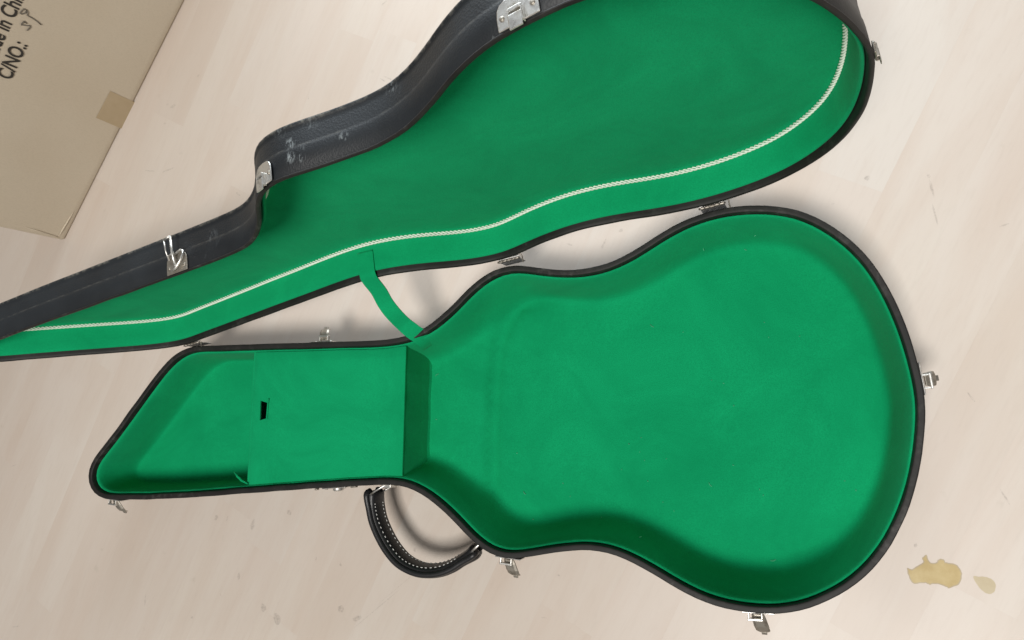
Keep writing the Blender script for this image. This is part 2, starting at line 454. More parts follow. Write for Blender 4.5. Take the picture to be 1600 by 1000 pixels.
for nd in EDGE.node_tree.nodes:
    if nd.type == 'MIX': nd.inputs[6].default_value = (0.40, 0.315, 0.19, 1); nd.inputs[7].default_value = (0.47, 0.395, 0.27, 1)
lp = dense_loop(big, 0, 0.0004)
area = sum(a.x * b.y - b.x * a.y for a, b in zip(lp, lp[1:] + lp[:1]))
st = tag(blot('glue_stain', lp, EDGE, 0.00010), 'larger ragged yellow stain of dried glue on the pale floor', 'stain', 'yellow stains on the floor')
blot('dried_centre', inset(lp, 0.0011 if area > 0 else -0.0011), STAIN, 0.00020, st)
small = [(1522,900),(1521,904),(1528,915),(1536,924),(1545,928),(1553,925),(1556,916),(1553,908),(1545,903),(1536,901),(1529,901)]
STAIN2 = STAIN.copy(); STAIN2.name = 'dried_yellow_glue_pale'
for nd in STAIN2.node_tree.nodes:
    if nd.type == 'MIX': nd.inputs[6].default_value = (0.49, 0.405, 0.26, 1); nd.inputs[7].default_value = (0.54, 0.46, 0.31, 1)
tag(blot('glue_stain', dense_loop(small, 0, 0.0002), STAIN2, 0.00008), 'smaller faint yellow stain of dried glue beside the larger one', 'stain', 'yellow stains on the floor')

# scuffs and specks on the boards: short smears, far too many and too small to pick apart
def scuffs():
    mb = MB()
    def smear(px, py, ang, ln, wd):
        c = at(px, py, 0); n = 12
        ca, sa = math.cos(ang), math.sin(ang); P = []
        for k in range(n):
            t = 2 * math.pi * k / n
            a = math.cos(t) * ln * random.uniform(0.7, 1.1); b = math.sin(t) * wd * random.uniform(0.6, 1.2)
            P.append(c + Vector((a*ca - b*sa, a*sa + b*ca, 0.00012)))
        mb.add(P + [c + Vector((0, 0, 0.00016))], [(k, (k+1) % n, n) for k in range(n)])
    for a in ((310,118,.5,.004,.002),(262,163,.2,.003,.0015),(270,166,.3,.006,.003),(258,193,.3,.003,.002),(235,267,-.2,.012,.0012),(262,266,.2,.013,.0014),
              (600,5,.5,.006,.0012),(482,153,1.5,.003,.001),(606,122,-.5,.008,.0010),(598,125,-.6,.006,.0009),(372,303,-.6,.005,.0015),
              (943,382,1.1,.008,.0015),(970,360,.4,.003,.002),(890,382,-.4,.004,.001),(839,396,.6,.003,.001),(1456,295,-1.4,.011,.0012),(1461,335,-1.4,.012,.0010),
              (1451,275,-1.4,.002,.002),(1569,352,.3,.005,.001),(1355,278,.5,.003,.003),(1301,319,.3,.002,.001),(1517,620,-1.0,.006,.001),(1570,776,-1.1,.011,.0009),
              (1431,852,.3,.002,.002),(355,810,1.2,.005,.0012),(338,809,1.2,.005,.003),(395,820,1.3,.008,.003),(227,937,1.5,.010,.001),(373,900,1.4,.006,.003),
              (300,964,.3,.003,.002),(345,930,-.9,.003,.0006),(452,801,.3,.004,.004),(412,950,.3,.005,.006),(433,967,.5,.006,.008),(558,966,.4,.008,.003),(533,952,.6,.006,.005),
              (590,950,.68,.050,.0004),(625,915,.68,.050,.0003),(648,859,.2,.002,.002),(532,882,.2,.002,.002),(494,873,1.4,.003,.001),(850,965,0,.004,.0006),(873,899,0,.002,.001),
              (25,979,.2,.010,.001),(20,728,.3,.009,.001)):
        smear(*a)
    m, nt, b = mat('grey_scuff')
    tr = nt.nodes.new('ShaderNodeBsdfTransparent'); mx = nt.nodes.new('ShaderNodeMixShader')
    f = noise(nt, coords(nt), 330, 3, 0.6)
    nt.links.new(ramp(nt, f, [(0.35, 0.01), (0.75, 0.24)]).outputs[0], mx.inputs[0])
    b.inputs['Base Color'].default_value = (0.14, 0.125, 0.11, 1); b.inputs['Roughness'].default_value = 0.6
    nt.links.new(tr.outputs[0], mx.inputs[1]); nt.links.new(b.outputs[0], mx.inputs[2])
    nt.links.new(mx.outputs[0], nt.nodes['Material Output'].inputs[0])
    o = mb.build('scuff_marks', m, slab, False, None, False)
    o['kind'] = 'stuff'
scuffs()

# ------------------------------------------------------------------ cardboard box
def cardboard_box():
    A = at(101, 377, 0); B = at(290, 0, 0)
    ux = (B - A).normalized(); nrm = Vector((ux.y, -ux.x, 0)); uz = Vector((0, 0, 1))   # nrm looks at the case
    L, Dp, Ht = 0.78, 0.46, 0.52
    root = empty('cardboard_box', (A + ux * L/2 - nrm * Dp/2))
    tag(root, 'brown cardboard carton with black printed lettering, standing on the floor by the guitar case', 'box')
    # carton: rounded upright corners, soft folds along the bottom
    rad = 0.006; prof = []
    def loop(ins, z):
        out = []
        for cx, cy, a0 in ((L-rad, -rad, 0), (L-rad, -Dp+rad, -90), (rad, -Dp+rad, -180), (rad, -rad, -270)):
            for k in range(5):
                a = math.radians(a0 + 90 - k * 22.5)
                r = rad - ins
                out.append(A + ux*(cx + r*math.cos(a)) + nrm*(cy + r*math.sin(a)) + uz*z)
        return out
    rings = [loop(0.0045, 0.0004), loop(0.0015, 0.0012), loop(0.0002, 0.004), loop(0, 0.012), loop(0, 0.15), loop(0, 0.3), loop(0, Ht-0.006), loop(0.002, Ht-0.001)]
    V = [v for r in rings for v in r]; n = len(rings[0])
    # the sheet of a carton is never quite flat
    for i, v in enumerate(V):
        z = v.z
        if 0.1 < z < 0.4: V[i] = v + nrm * 0.0012 * math.sin(i * 1.7)
    F = [(i*n+k, i*n+(k+1) % n, (i+1)*n+(k+1) % n, (i+1)*n+k) for i in range(len(rings)-1) for k in range(n)] + [tuple(range(n))[::-1]]
    link('carton', V, F, CARD, root, True)
    fr = (A, ux, -nrm, uz)
    for lo, hi, z in (((0.003, 0.003, 0), (L-0.003, Dp/2-0.001, 0.004), Ht), ((0.003, Dp/2+0.001, 0), (L-0.003, Dp-0.003, 0.004), Ht)):
        mb = MB(); mb.box((A + uz*(z), ux, -nrm, uz), lo, hi); mb.build('flap', CARD, root)
    # pressed fold beside the near corner and the glue tab along the bottom
    P = lambda px, py, out=0.0006: at_plane(px, py, A, nrm) + nrm * out
    def facepoly(pts, th=0.0005):
        mb = MB(); V = [P(x, y, 0.0001) for x, y in pts]; W = [P(x, y, th) for x, y in pts]; k = len(pts)
        mb.add(V + W, [tuple(range(k, 2*k))] + [(i, (i+1) % k, k+(i+1) % k, k+i) for i in range(k)])
        return mb
    facepoly([(172, 142), (211.5, 160), (191, 201.5), (150, 184)]).build('tape', TAPE, root, False, None, False)
    mb = MB(); mb.tube([P(92, 369, 0.0002), P(97, 360, 0.0004), P(106, 345, 0.0004), P(116, 330, 0.0)], [0.0005, 0.0012, 0.0012, 0.0003], 6)
    mb.build('corner_crease', CARD, root, True, None, False)
    mb = MB(); mb.tube([P(40, 355, 0.0), P(60, 361, 0.0004), P(85, 369, 0.0004), P(92, 371, 0.0002)], [0.0003, 0.0012, 0.0014, 0.0005], 6)
    mb.build('corner_crease', CARD, root, True, None, False)
    # printed lettering
    zax = uz
    def text(s, px, py, cap, name, m, shear=0.0, stretch=1.0, off=0.0):
        cu = bpy.data.curves.new(name, 'FONT'); cu.body = s; cu.size = 1.0; cu.offset = off; cu.shear = shear
        tmp = bpy.data.objects.new('tmp', cu); COL.objects.link(tmp)
        bpy.context.view_layer.update()
        me = bpy.data.meshes.new_from_object(tmp.evaluated_get(bpy.context.evaluated_depsgraph_get()))
        bpy.data.objects.remove(tmp); bpy.data.curves.remove(cu)
        k = cap / 0.70
        o0 = P(px, py, 0.0005)
        for v in me.vertices:
            v.co = o0 + ux * (v.co.x * k * stretch) + zax * (v.co.y * k)
        me.materials.clear(); me.materials.append(m)
        o = bpy.data.objects.new(name, me); COL.objects.link(o); put(o, root)
        return o
    # sizes are measured on the carton's own side
    run = (P(40, 71) - P(16, 126)).dot(ux); CAP = 0.0205
    def width(t):
        cu = bpy.data.curves.new('t', 'FONT'); cu.body = t; tmp = bpy.data.objects.new('t', cu); COL.objects.link(tmp)
        bpy.context.view_layer.update(); w = tmp.dimensions.x
        bpy.data.objects.remove(tmp); bpy.data.curves.remove(cu)
        return w
    st = run / (width('C/NO.:') * CAP / 0.70)
    text('C/NO.:', 16, 126, CAP, 'lettering', INK, 0, st, 0.018)
    o = text('Made in China', 21, 31, CAP, 'lettering', INK, 0, st * 1.04, 0.018)
    o.location = o.location - ux * ((width('Made in C') - width('C')) * CAP / 0.70 * st * 1.04)
    print('run', run, 'stretch', st, 'line gap', (P(21, 31) - P(16, 126)).z)
    # handwritten 59 in pencil strokes
    hw = MB()
    def stroke(pts, r=0.0008):
        hw.tube([P(x, y, 0.0003) for x, y in pts], r, 5)
    stroke([(41.5,36.5),(37.5,33),(33.5,37),(33,39),(37,39),(42,40),(46,39.5),(47,42),(44,45.5),(41.5,47.5)])
    stroke([(42,16),(37.5,13.5),(33,17),(30.5,20.5),(34,22),(39,20),(42,16),(43.5,20),(42,24),(50,28),(58,33.5),(64,38.5)])
    o = hw.build('handwriting', PENCIL, root, True, None, False)
    return root
cardboard_box()

# ------------------------------------------------------------------ guitar case
OUT = [Vector((x, y)) for x, y in OUTLINE]         # outer outline of the case at the rim, counter-clockwise
N = len(OUT)

def inward(poly):
    n = len(poly); out = []
    for i in range(n):
        t = poly[(i+1) % n] - poly[i-1]
        t.normalize(); out.append(Vector((-t.y, t.x)))
    return out
def shrink(poly, d, speed=None):
    """move the outline inwards by d in small steps, keeping it smooth"""
    p = [v.copy() for v in poly]
    steps = max(1, int(abs(d) / 0.0015)); st = d / steps
    for _ in range(steps):
        nn = inward(p)
        p = [v + m * st * (speed[i] if speed else 1) for i, (v, m) in enumerate(zip(p, nn))]
        n = len(p)
        # keep points from bunching: slide each along the tangent to its neighbours' middle
        q = []
        for i in range(n):
            mid = (p[i-1] + p[(i+1) % n]) / 2 - p[i]
            t = (p[(i+1) % n] - p[i-1]).normalized()
            q.append(p[i] + t * mid.dot(t) * 0.5 + (mid - t * mid.dot(t)) * 0.03)
        p = q
    return p
_cache = {}
def ring(d):
    k = round(d * 1e5)
    if k not in _cache: _cache[k] = shrink(OUT, d)
    return _cache[k]
def skin(rings, closed_profile=False):
    V = []; F = []
    for pts, z in rings: V += [Vector((p.x, p.y, zz)) for p, zz in zip(pts, z if isinstance(z, list) else [z] * N)]
    m = len(rings)
    for i in range(m if closed_profile else m - 1):
        j = (i + 1) % m
        F += [(i*N+k, i*N+(k+1) % N, j*N+(k+1) % N, j*N+k) for k in range(N)]
    return V, F
def fill(loop, step, zf):
    """flat or gently shaped sheet filling a loop"""
    n = len(loop)
    xs = [p.x for p in loop]; ys = [p.y for p in loop]
    def inside(x, y):
        c = False; j = n - 1
        for i in range(n):
            if (ys[i] > y) != (ys[j] > y) and x < (xs[j]-xs[i]) * (y-ys[i]) / (ys[j]-ys[i]) + xs[i]: c = not c
            j = i
        return c
    P = [Vector((p.x, p.y)) for p in loop]
    y = min(ys) + step/2; r = 0
    while y < max(ys):
        x = min(xs) + (step/2 if r % 2 else 0)
        while x < max(xs):
            if inside(x, y) and min((x-p.x)**2 + (y-p.y)**2 for p in loop) > (step*0.6)**2: P.append(Vector((x, y)))
            x += step
        y += step * 0.87; r += 1
    v, e, f, *_ = delaunay_2d_cdt(P, [], [list(range(n))], 1, 1e-7)
    return [Vector((p.x, p.y, zf(p.x, p.y))) for p in v], [tuple(t) for t in f]

CASE = empty('guitar_case', (-0.42, 0.02, 0))
tag(CASE, 'open black guitar case with bright green felt lining lying on the pale floor', 'guitar case')

def smooth01(t): t = max(0.0, min(1.0, t)); return t*t*(3-2*t)

# --- base shell: outer wall, bottom
V, F = skin([(ring(0.010), 0.0015), (ring(0.004), 0.0018), (ring(0.001), 0.004), (ring(0.0), 0.009), (ring(0.0), 0.045), (ring(0.0), H-0.0075), (ring(0.0012), H-0.0068), (ring(0.0012), H-0.004)])
k = len(V); fv, ff = fill(ring(0.010), 0.03, lambda x, y: 0.0015); F += [tuple(i + k for i in t) for t in ff]; V += fv
base_shell = link('base_shell', V, F, VINYL, CASE)
def rim(name, parent, X, sgn, wd, face, deep):
    z = lambda d: H + sgn * d
    V, F = skin([(ring(0.0014), z(face + 0.0002)), (ring(-0.0003), z(face)), (ring(-0.0005), z(face * 0.55)), (ring(-0.0003), z(face * 0.22)), (ring(0.0001), z(0.0003)), (ring(0.0006), z(0.0)), (ring(0.0014), z(0.0)), (ring(wd * 0.5), z(0.0)), (ring(wd - 0.0014), z(0.0001)), (ring(wd - 0.0006), z(0.0004)), (ring(wd - 0.0001), z(0.0012)), (ring(wd), z(0.004)), (ring(wd + 0.0003), z(deep)), (ring(wd + 0.0008), z(deep + 0.006))])
    from mathutils import noise as mn
    for i, v in enumerate(V):
        v.z += 0.00055 * mn.noise(Vector((v.x * 28, v.y * 28, 1.0))) * (1 if abs(v.z - H) < 0.003 else 0)
        d = 0.0004 * mn.noise(Vector((v.x * 40, v.y * 40, 5.0))); v.x += d; v.y -= d
    return link(name, V, F, BIND, parent, True, X)
rim('rim', base_shell, None, -1, 0.0064, 0.0050, 0.0070)

# --- base lining: padded wall rolling into the floor
XC = at(772, 610, 0.012).x                           # where the raised neck end of the floor steps down
def speed_at(p):
    return 0.35 + 0.65 * smooth01((p.x + 0.62) / 0.16)
CREASE = [at(px, py, 0.012) for px, py in ((766, 770), (766, 720), (767, 660), (769, 610), (772, 565), (778, 530), (788, 503), (804, 482), (830, 467), (870, 461), (930, 462))]
CREASE = [Vector((p.x, p.y)) for p in CREASE]
def crease(x, y):
    p = Vector((x, y)); best = (9, 1)
    for a, b in zip(CREASE, CREASE[1:]):
        d = b - a; t = max(0, min(1, (p - a).dot(d) / d.length_squared)); q = p - (a + d * t)
        if q.length < best[0]: best = (q.length, 1 if d.x * q.y - d.y * q.x < 0 else -1)
    return best[0] * best[1]                        # positive inside the padded floor
def lift(x, y):
    if x > -0.20: return 0.0
    d = crease(x, y); fade = 1 - smooth01((x + 0.34) / 0.10)
    groove = -0.0062 * math.exp(-(d / 0.0075) ** 2)
    return fade * (0.0085 * (1 - smooth01((d + 0.010) / 0.016)) + groove)
prof = [(0.0068, -0.016), (0.0070, -0.0085), (0.0077, -0.0070), (0.0088, -0.0074), (0.0100, -0.0105)]
rings = [(ring(a), H + z) for a, z in prof]
w0 = ring(0.0100); sp = [speed_at(p) for p in w0]
for a, z in ((0.0022, -0.018), (0.0055, -0.036), (0.0088, -0.053), (0.0112, -0.0635), (0.0136, -0.0712), (0.0170, -0.0758), (0.0215, -0.0775)):
    pts = shrink(w0, a, sp)
    g = smooth01((-z - 0.045) / 0.03)
    rings.append((pts, [H + z + g * lift(p.x, p.y) for p in pts]))
V, F = skin(rings)
last = rings[-1][0]; k = len(V)
def wob(x, y): return 0.0006 * math.sin(23*x + 5*y) * math.sin(19*y + 2)
fv, ff = fill(last, 0.0075, lambda x, y: H - 0.0775 + lift(x, y) + wob(x, y) * 1.0)
for i in range(N): fv[i].z = rings[-1][1][i]
F += [tuple(i + k for i in t) for t in ff]; V += fv
base_lining = link('base_lining', V, F, FELT, CASE, True, None, True)

# --- accessory compartment under the neck: lid, end walls
def compartment():
    zt = H - 0.0065
    wall = ring(0.0096)
    lt, lb = at(399, 545, zt), at(388, 760, zt); rt, rb = at(634, 538, zt), at(627.5, 750, zt)
    fx = lambda a, b, y: a.x + (b.x - a.x) * (y - a.y) / (b.y - a.y)
    sel = lambda side: sorted([p for p in wall if fx(lt, lb, p.y) < p.x < fx(rt, rb, p.y) and (p.y > -0.0) == side], key=lambda p: p.x)
    midy = (lt.y + lb.y) / 2
    up = sorted([p for p in wall if fx(lt, lb, p.y) < p.x < fx(rt, rb, p.y) and p.y > midy], key=lambda p: p.x)
    lo = sorted([p for p in wall if fx(lt, lb, p.y) < p.x < fx(rt, rb, p.y) and p.y <= midy], key=lambda p: p.x)
    def end(a, b, q): return Vector((fx(a, b, q.y), q.y))
    loop = [end(lt, lb, lo[0])] + lo + [end(rt, rb, lo[-1])] + [end(rt, rb, up[-1])] + up[::-1] + [end(lt, lb, up[0])]
    h4 = [at(*q, zt) for q in ((406, 626), (419, 630), (417, 653), (405, 657))]
    hole = [Vector((p.x, p.y)) for p in h4][::-1]
    n = len(loop); P = loop + hole
    xs = [p.x for p in loop]; ys = [p.y for p in loop]
    x = min(xs)
    def ins(poly, x, y):
        c = False; j = len(poly) - 1
        for i in range(len(poly)):
            if (poly[i].y > y) != (poly[j].y > y) and x < (poly[j].x-poly[i].x)*(y-poly[i].y)/(poly[j].y-poly[i].y)+poly[i].x: c = not c
            j = i
        return c
    while x < max(xs):
        y = min(ys)
        while y < max(ys):
            if ins(loop, x, y) and not ins(hole, x, y) and min((x-p.x)**2+(y-p.y)**2 for p in P[:n+4]) > 0.00003: P.append(Vector((x, y)))
            y += 0.012
        x += 0.012
    E = [(i, (i+1) % n) for i in range(n)] + [(n+i, n+(i+1) % 4) for i in range(4)]
    v, e, f, *_ = delaunay_2d_cdt(P, E, [], 1, 1e-7)
    x0, x1 = min(xs), max(xs)
    F = []
    for t in f:
        c = sum((v[i] for i in t), Vector((0, 0))) / 3
        if not ins(hole, c.x, c.y) and ins(loop, c.x, c.y): F.append(tuple(t))
    zz = lambda p: zt + 0.0012 * math.sin((p.x - x0) / (x1 - x0) * math.pi) - 0.0008
    V = [Vector((p.x, p.y, zz(p))) for p in v]
    lid = link('compartment_lid', V, F, FELT, CASE)
    s = lid.modifiers.new('thickness', 'SOLIDIFY'); s.thickness = 0.0034; s.offset = -1.0 if lid.data.polygons[0].normal.z > 0 else 1.0
    edge_sharp(lid, 50)
    # bound edge of the finger notch
    mb = MB(); q = [p + Vector((0, 0, 0.0002)) for p in h4]
    mb.tube([q[1] + Vector((0.0012, 0.006, 0)), q[1], q[2], q[2] + Vector((0.001, -0.001, -0.001))], 0.0011, 6)
    mb.build('notch_edge', FELT, lid, True, None, False)
    # end walls
    for nm, a, b, side, top in (('compartment_wall', end(rt, rb, lo[-1]), end(rt, rb, up[-1]), 1, zt - 0.0004), ('compartment_wall', end(lt, lb, lo[0]), end(lt, lb, up[0]), -1, zt - 0.0040)):
        d = (b - a).normalized(); out = Vector((d.y, -d.x)) * side
        m = 14; th = 0.0045; V = []; F = []
        for i in range(m + 1):
            p = a + (b - a) * (i / m)
            o0 = -th + 0.0006 if side == 1 else -0.003
            o1 = 0.0006 if side == 1 else 0.0062
            secs = [(o0, 0.008), (o0, top - 0.0045 if side == 1 else top), (o1 - 0.0012, top - (0.0045 if side == 1 else 0.0)), (o1, top - (0.0050 if side == 1 else 0.0010)), (o1 + 0.0006, 0.05), (o1 + 0.002, 0.020), (o1 + 0.005, 0.0135)]
            if side == 1: secs = [(o0, 0.008), (o0, top - 0.0030), (-0.0007, top - 0.0030), (-0.0004, 0.06), (0.0002, 0.036), (0.0010, 0.020), (0.0032, 0.0140)]
            for oo, z in secs:
                q = p + out * (oo + 0.0004 * math.sin(i * 1.3)); V.append(Vector((q.x, q.y, z)))
        c = len(secs)
        for i in range(m):
            F += [(i*c+k, i*c+k+1, (i+1)*c+k+1, (i+1)*c+k) for k in range(c-1)]
        link(nm, V, F, FELT, CASE, False)
    # lifted edge of felt at the near corner of the open head pocket
    mb = MB(); L = [at(x, y, zt - 0.0032 + 0.0006 * i) for i, (x, y) in enumerate(((366, 737), (371, 744), (378, 751), (387, 756)))]
    mb.tube(L, [0.0008, 0.0017, 0.0017, 0.0009], 7)
    mb.build('felt_edge', FELT, CASE, True, None, False)
    # lint on the felt
    from mathutils.bvhtree import BVHTree
    off3 = Vector(base_lining.location) + Vector(CASE.location)
    tree = BVHTree.FromPolygons([v.co + off3 for v in base_lining.data.vertices], [tuple(p.vertices) for p in base_lining.data.polygons])
    mb = MB()
    spots = [(1019, 509), (682, 655), (683, 586), (1208, 875), (820, 770), (1110, 757), (1165, 390), (1182, 368), (1100, 388), (1000, 840)] + [(random.uniform(800, 1350), random.uniform(500, 820)) for _ in range(26)]
    for k, (px, py) in enumerate(spots):
        a = at(px, py, 0.3); b = at(px, py, 0.0); h = tree.ray_cast(a, (b - a).normalized())[0]
        if h is None: continue
        r = random.uniform(0.0003, 0.0006) if k < 10 else random.uniform(0.00025, 0.0005); t = random.uniform(0, 6.28); l = random.uniform(0.0008, 0.003) if k < 10 else 0.0008
        d = Vector((math.cos(t), math.sin(t), 0)) * l
        mb.tube([h - d + Vector((0, 0, r)), h + Vector((d.y*.3, -d.x*.3, r * 1.3)), h + d + Vector((0, 0, r))], r, 5)
    o = mb.build('lint', LINT, base_lining, True, None, False); o['kind'] = 'stuff'
compartment()

# --- lid
T = 0.045
V, F = skin([(ring(0.0012), H+0.0008), (ring(0.0012), H+0.0017), (ring(0.0), H+0.0021), (ring(0.0), H+0.0205), (ring(0.0003), H+0.0220), (ring(0.0007), H+0.0230), (ring(0.0009), H+0.0245), (ring(0.0011), H+0.036), (ring(0.0020), H+0.0405), (ring(0.0010), H+0.0415), (ring(0.0009), H+0.0432), (ring(0.0028), H+T-0.0002), (ring(0.010), H+T)])
k = len(V); fv, ff = fill(ring(0.010), 0.03, lambda x, y: H+T); F += [tuple(i + k for i in t) for t in ff]; V += fv
lid_shell = link('lid_shell', V, F, VINYL, CASE, True, LID)
wa = lid_shell.data.attributes.new('wear_and_highlight', 'FLOAT', 'POINT')
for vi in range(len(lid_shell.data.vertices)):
    wa.data[vi].value = {5: 0.30, 9: 0.4, 10: 1.0, 11: 0.3}.get(vi // N, 0.0)  # back-edge rings are real wear; the crease ring paints in a pale highlight
rim('rim', lid_shell, LID, 1, 0.0040, 0.0016, 0.0075)
rings = [(ring(a), H + z) for a, z in ((0.0045, 0.014), (0.0047, 0.0080), (0.0055, 0.0065), (0.0068, 0.0066), (0.0080, 0.0095), (0.0084, 0.018), (0.0087, 0.030), (0.0098, 0.0365), (0.0125, 0.0400), (0.0180, 0.0412))]
V, F = skin(rings); k = len(V)
fv, ff = fill(rings[-1][0], 0.016, lambda x, y: H + 0.0412 + 0.0008*math.sin(9*x)*math.cos(11*y))
for i in range(N): fv[i].z = H + 0.0412
F += [tuple(i + k for i in t) for t in ff]; V += fv
lid_lining = link('lid_lining', V, F, FELT, CASE, True, LID, True)

# twisted three-strand cord along the corner of the lid
def cord():
    loop = ring(0.0110); P = [Vector((p.x, p.y, H + 0.0378)) for p in loop]
    n = len(P); s = [0]
    for i in range(n): s.append(s[-1] + (P[(i+1) % n] - P[i]).length)
    total = s[-1]; pitch = 0.0138; turns = round(total / pitch)
    m = turns * 10; mb = MB(); j = 0
    pts = []
    for i in range(m):
        d = total * i / m
        while s[j+1] < d: j += 1
        t = (d - s[j]) / (s[j+1] - s[j])
        a, b = P[j], P[(j+1) % n]
        c = a + (b - a) * t; tan = (b - a).normalized()
        pts.append((c, tan))
    for st in range(3):
        path = []
        for i, (c, tan) in enumerate(pts):
            a = -2 * math.pi * (i / 10 + st / 3)
            side = tan.cross(Vector((0, 0, 1)))
            path.append(c + (side * math.cos(a) + Vector((0, 0, 1)) * math.sin(a)) * 0.00142)
        mb.tube(path, 0.00092, 6, True)
    mb.build('cord', CORD, lid_lining, True, LID, False)
cord()

# --- felt stay strap from lid to base
def strap():
    i0 = min(range(N), key=lambda i: (LID @ Vector((OUT[i].x, OUT[i].y, H)) - at_plane(583, 434, LID @ Vector((OUT[i].x, OUT[i].y, H)), BACK)).length)
    on = Vector((OUT[i0].x, OUT[i0].y, H)); nn = inward(OUT)[i0]; nn = Vector((nn.x, nn.y, 0))
    tl = Vector((-nn.y, nn.x, 0))
    a = [LID @ (on + nn * 0.0098 + Vector((0, 0, 0.030))), LID @ (on + nn * 0.0096 + Vector((0, 0, 0.016))), LID @ (on + nn * 0.0086 + Vector((0, 0, 0.004))), LID @ (on + nn * 0.0040 + Vector((0, 0, -0.0022)))]
    zr = a[-1].z
    fre = [at(592, 456, zr - 0.014), at(602, 474, zr - 0.026), at(615, 491, zr - 0.036), at(631, 507, H + 0.010), at(646, 519, H + 0.003), at(657, 526, H - 0.004), at(668, 533, H - 0.016), at(675, 538, H - 0.03)]
    C = a + fre
    # catmull through the centre line
    def cat(P, sub):
        out = []
        for i in range(len(P)-1):
            p0 = P[max(i-1, 0)]; p1 = P[i]; p2 = P[i+1]; p3 = P[min(i+2, len(P)-1)]
            for k in range(sub):
                t = k / sub
                out.append(0.5*((2*p1)+(p2-p0)*t+(2*p0-5*p1+4*p2-p3)*t*t+(3*p1-p0-3*p2+p3)*t**3))
        return out + [P[-1]]
    L = cat(C, 5); n = len(L)
    wl = LID.to_3x3() @ tl
    if wl.x < 0: wl = -wl
    wb = Vector((0.80, 0.60, 0)).normalized()
    V = []; F = []; half = 0.0100
    for i, c in enumerate(L):
        t = i / (n - 1)
        w = wl.lerp(wb, smooth01((t - 0.25) / 0.6)).normalized()
        tan = (L[min(i+1, n-1)] - L[max(i-1, 0)]).normalized()
        w = (w - tan * w.dot(tan)).normalized(); nn2 = w.cross(tan)
        hw = half * (1 + 0.012 * math.sin(i * .5) + 0.25 * smooth01((t - .75) / .25))
        cup = lambda q: 0.0006 * q * q
        for q in (-1, -0.5, 0, 0.5, 1): V.append(c + w * q * hw + nn2 * (0.0006 + cup(q)))
        for q in (1, 0, -1): V.append(c + w * q * hw + nn2 * (-0.0006 + cup(q)))
    for i in range(n-1):
        F += [(i*8+k, i*8+(k+1) % 8, (i+1)*8+(k+1) % 8, (i+1)*8+k) for k in range(8)]
    F += [tuple(range(8))[::-1], tuple((n-1)*8+k for k in range(8))]
    o = link('stay_strap', V, F, FELT, CASE)
    for e in o.data.edges:
        a, b = (v % 8 for v in e.vertices)
        if a == b and a in (0, 4, 5, 7): e.use_edge_sharp = True
strap()

# --- hardware
def frame_at(px, py, lid=False):
    """spot on the case's outer wall nearest a measured point; x along the rim, y outwards, z up from the rim"""
    best = None
    for i in range(N):
        p = Vector((OUT[i].x, OUT[i].y, H)); q = LID @ p if lid else p
        d = q - Vector((0, 0, CAMZ)); zc = -d.dot(BACK)
        u = 800 + 1200 * d.dot(RIGHT) / zc; v = 500 - 1200 * d.dot(UP) / zc
        e = (u-px)**2 + (v-py)**2
        if best is None or e < best[0]: best = (e, i)
    i = best[1]
    t2 = (OUT[(i+2) % N] - OUT[i-2]).normalized()
    x = Vector((t2.x, t2.y, 0)); y = Vector((t2.y, -t2.x, 0)); z = Vector((0, 0, 1))
    p = Vector((OUT[i].x, OUT[i].y, H))
    if lid:
        r = LID.to_3x3(); return (LID @ p, r @ x, r @ y, r @ z)
    return (p, x, y, z)

def arch(w, h, z0, sgn, n=8):
    """plate outline: straight at the rim, rounded away from it"""
    P = [(-w, z0), (w, z0)]
    for k in range(n + 1):
        a = math.pi * k / n
        P.append((w * math.copysign(abs(math.cos(a)) ** 0.6, math.cos(a)), z0 + sgn * (h * 0.45 + h * 0.55 * math.sin(a) ** 0.8)))
    return P
def dome(F, x, z, r, h):
    o, X, Y, Z = F; mb = MB(); n = 10; V = []
    for rr, y in ((r, 0.0), (r, h*.4), (r*.75, h*.8), (r*.3, h)):
        V += [o + X*(x + rr*math.cos(2*math.pi*k/n)) + Z*(z + rr*math.sin(2*math.pi*k/n)) + Y*y for k in range(n)]
    Fc = [(i*n+k, i*n+(k+1) % n, (i+1)*n+(k+1) % n, (i+1)*n+k) for i in range(3) for k in range(n)] + [tuple(3*n+k for k in range(n))]
    mb.add(V, Fc)
    return mb
def off(F, y, roll=0.0):
    o, X, Y, Z = F; return (o + Y*y, X, Y, Z)

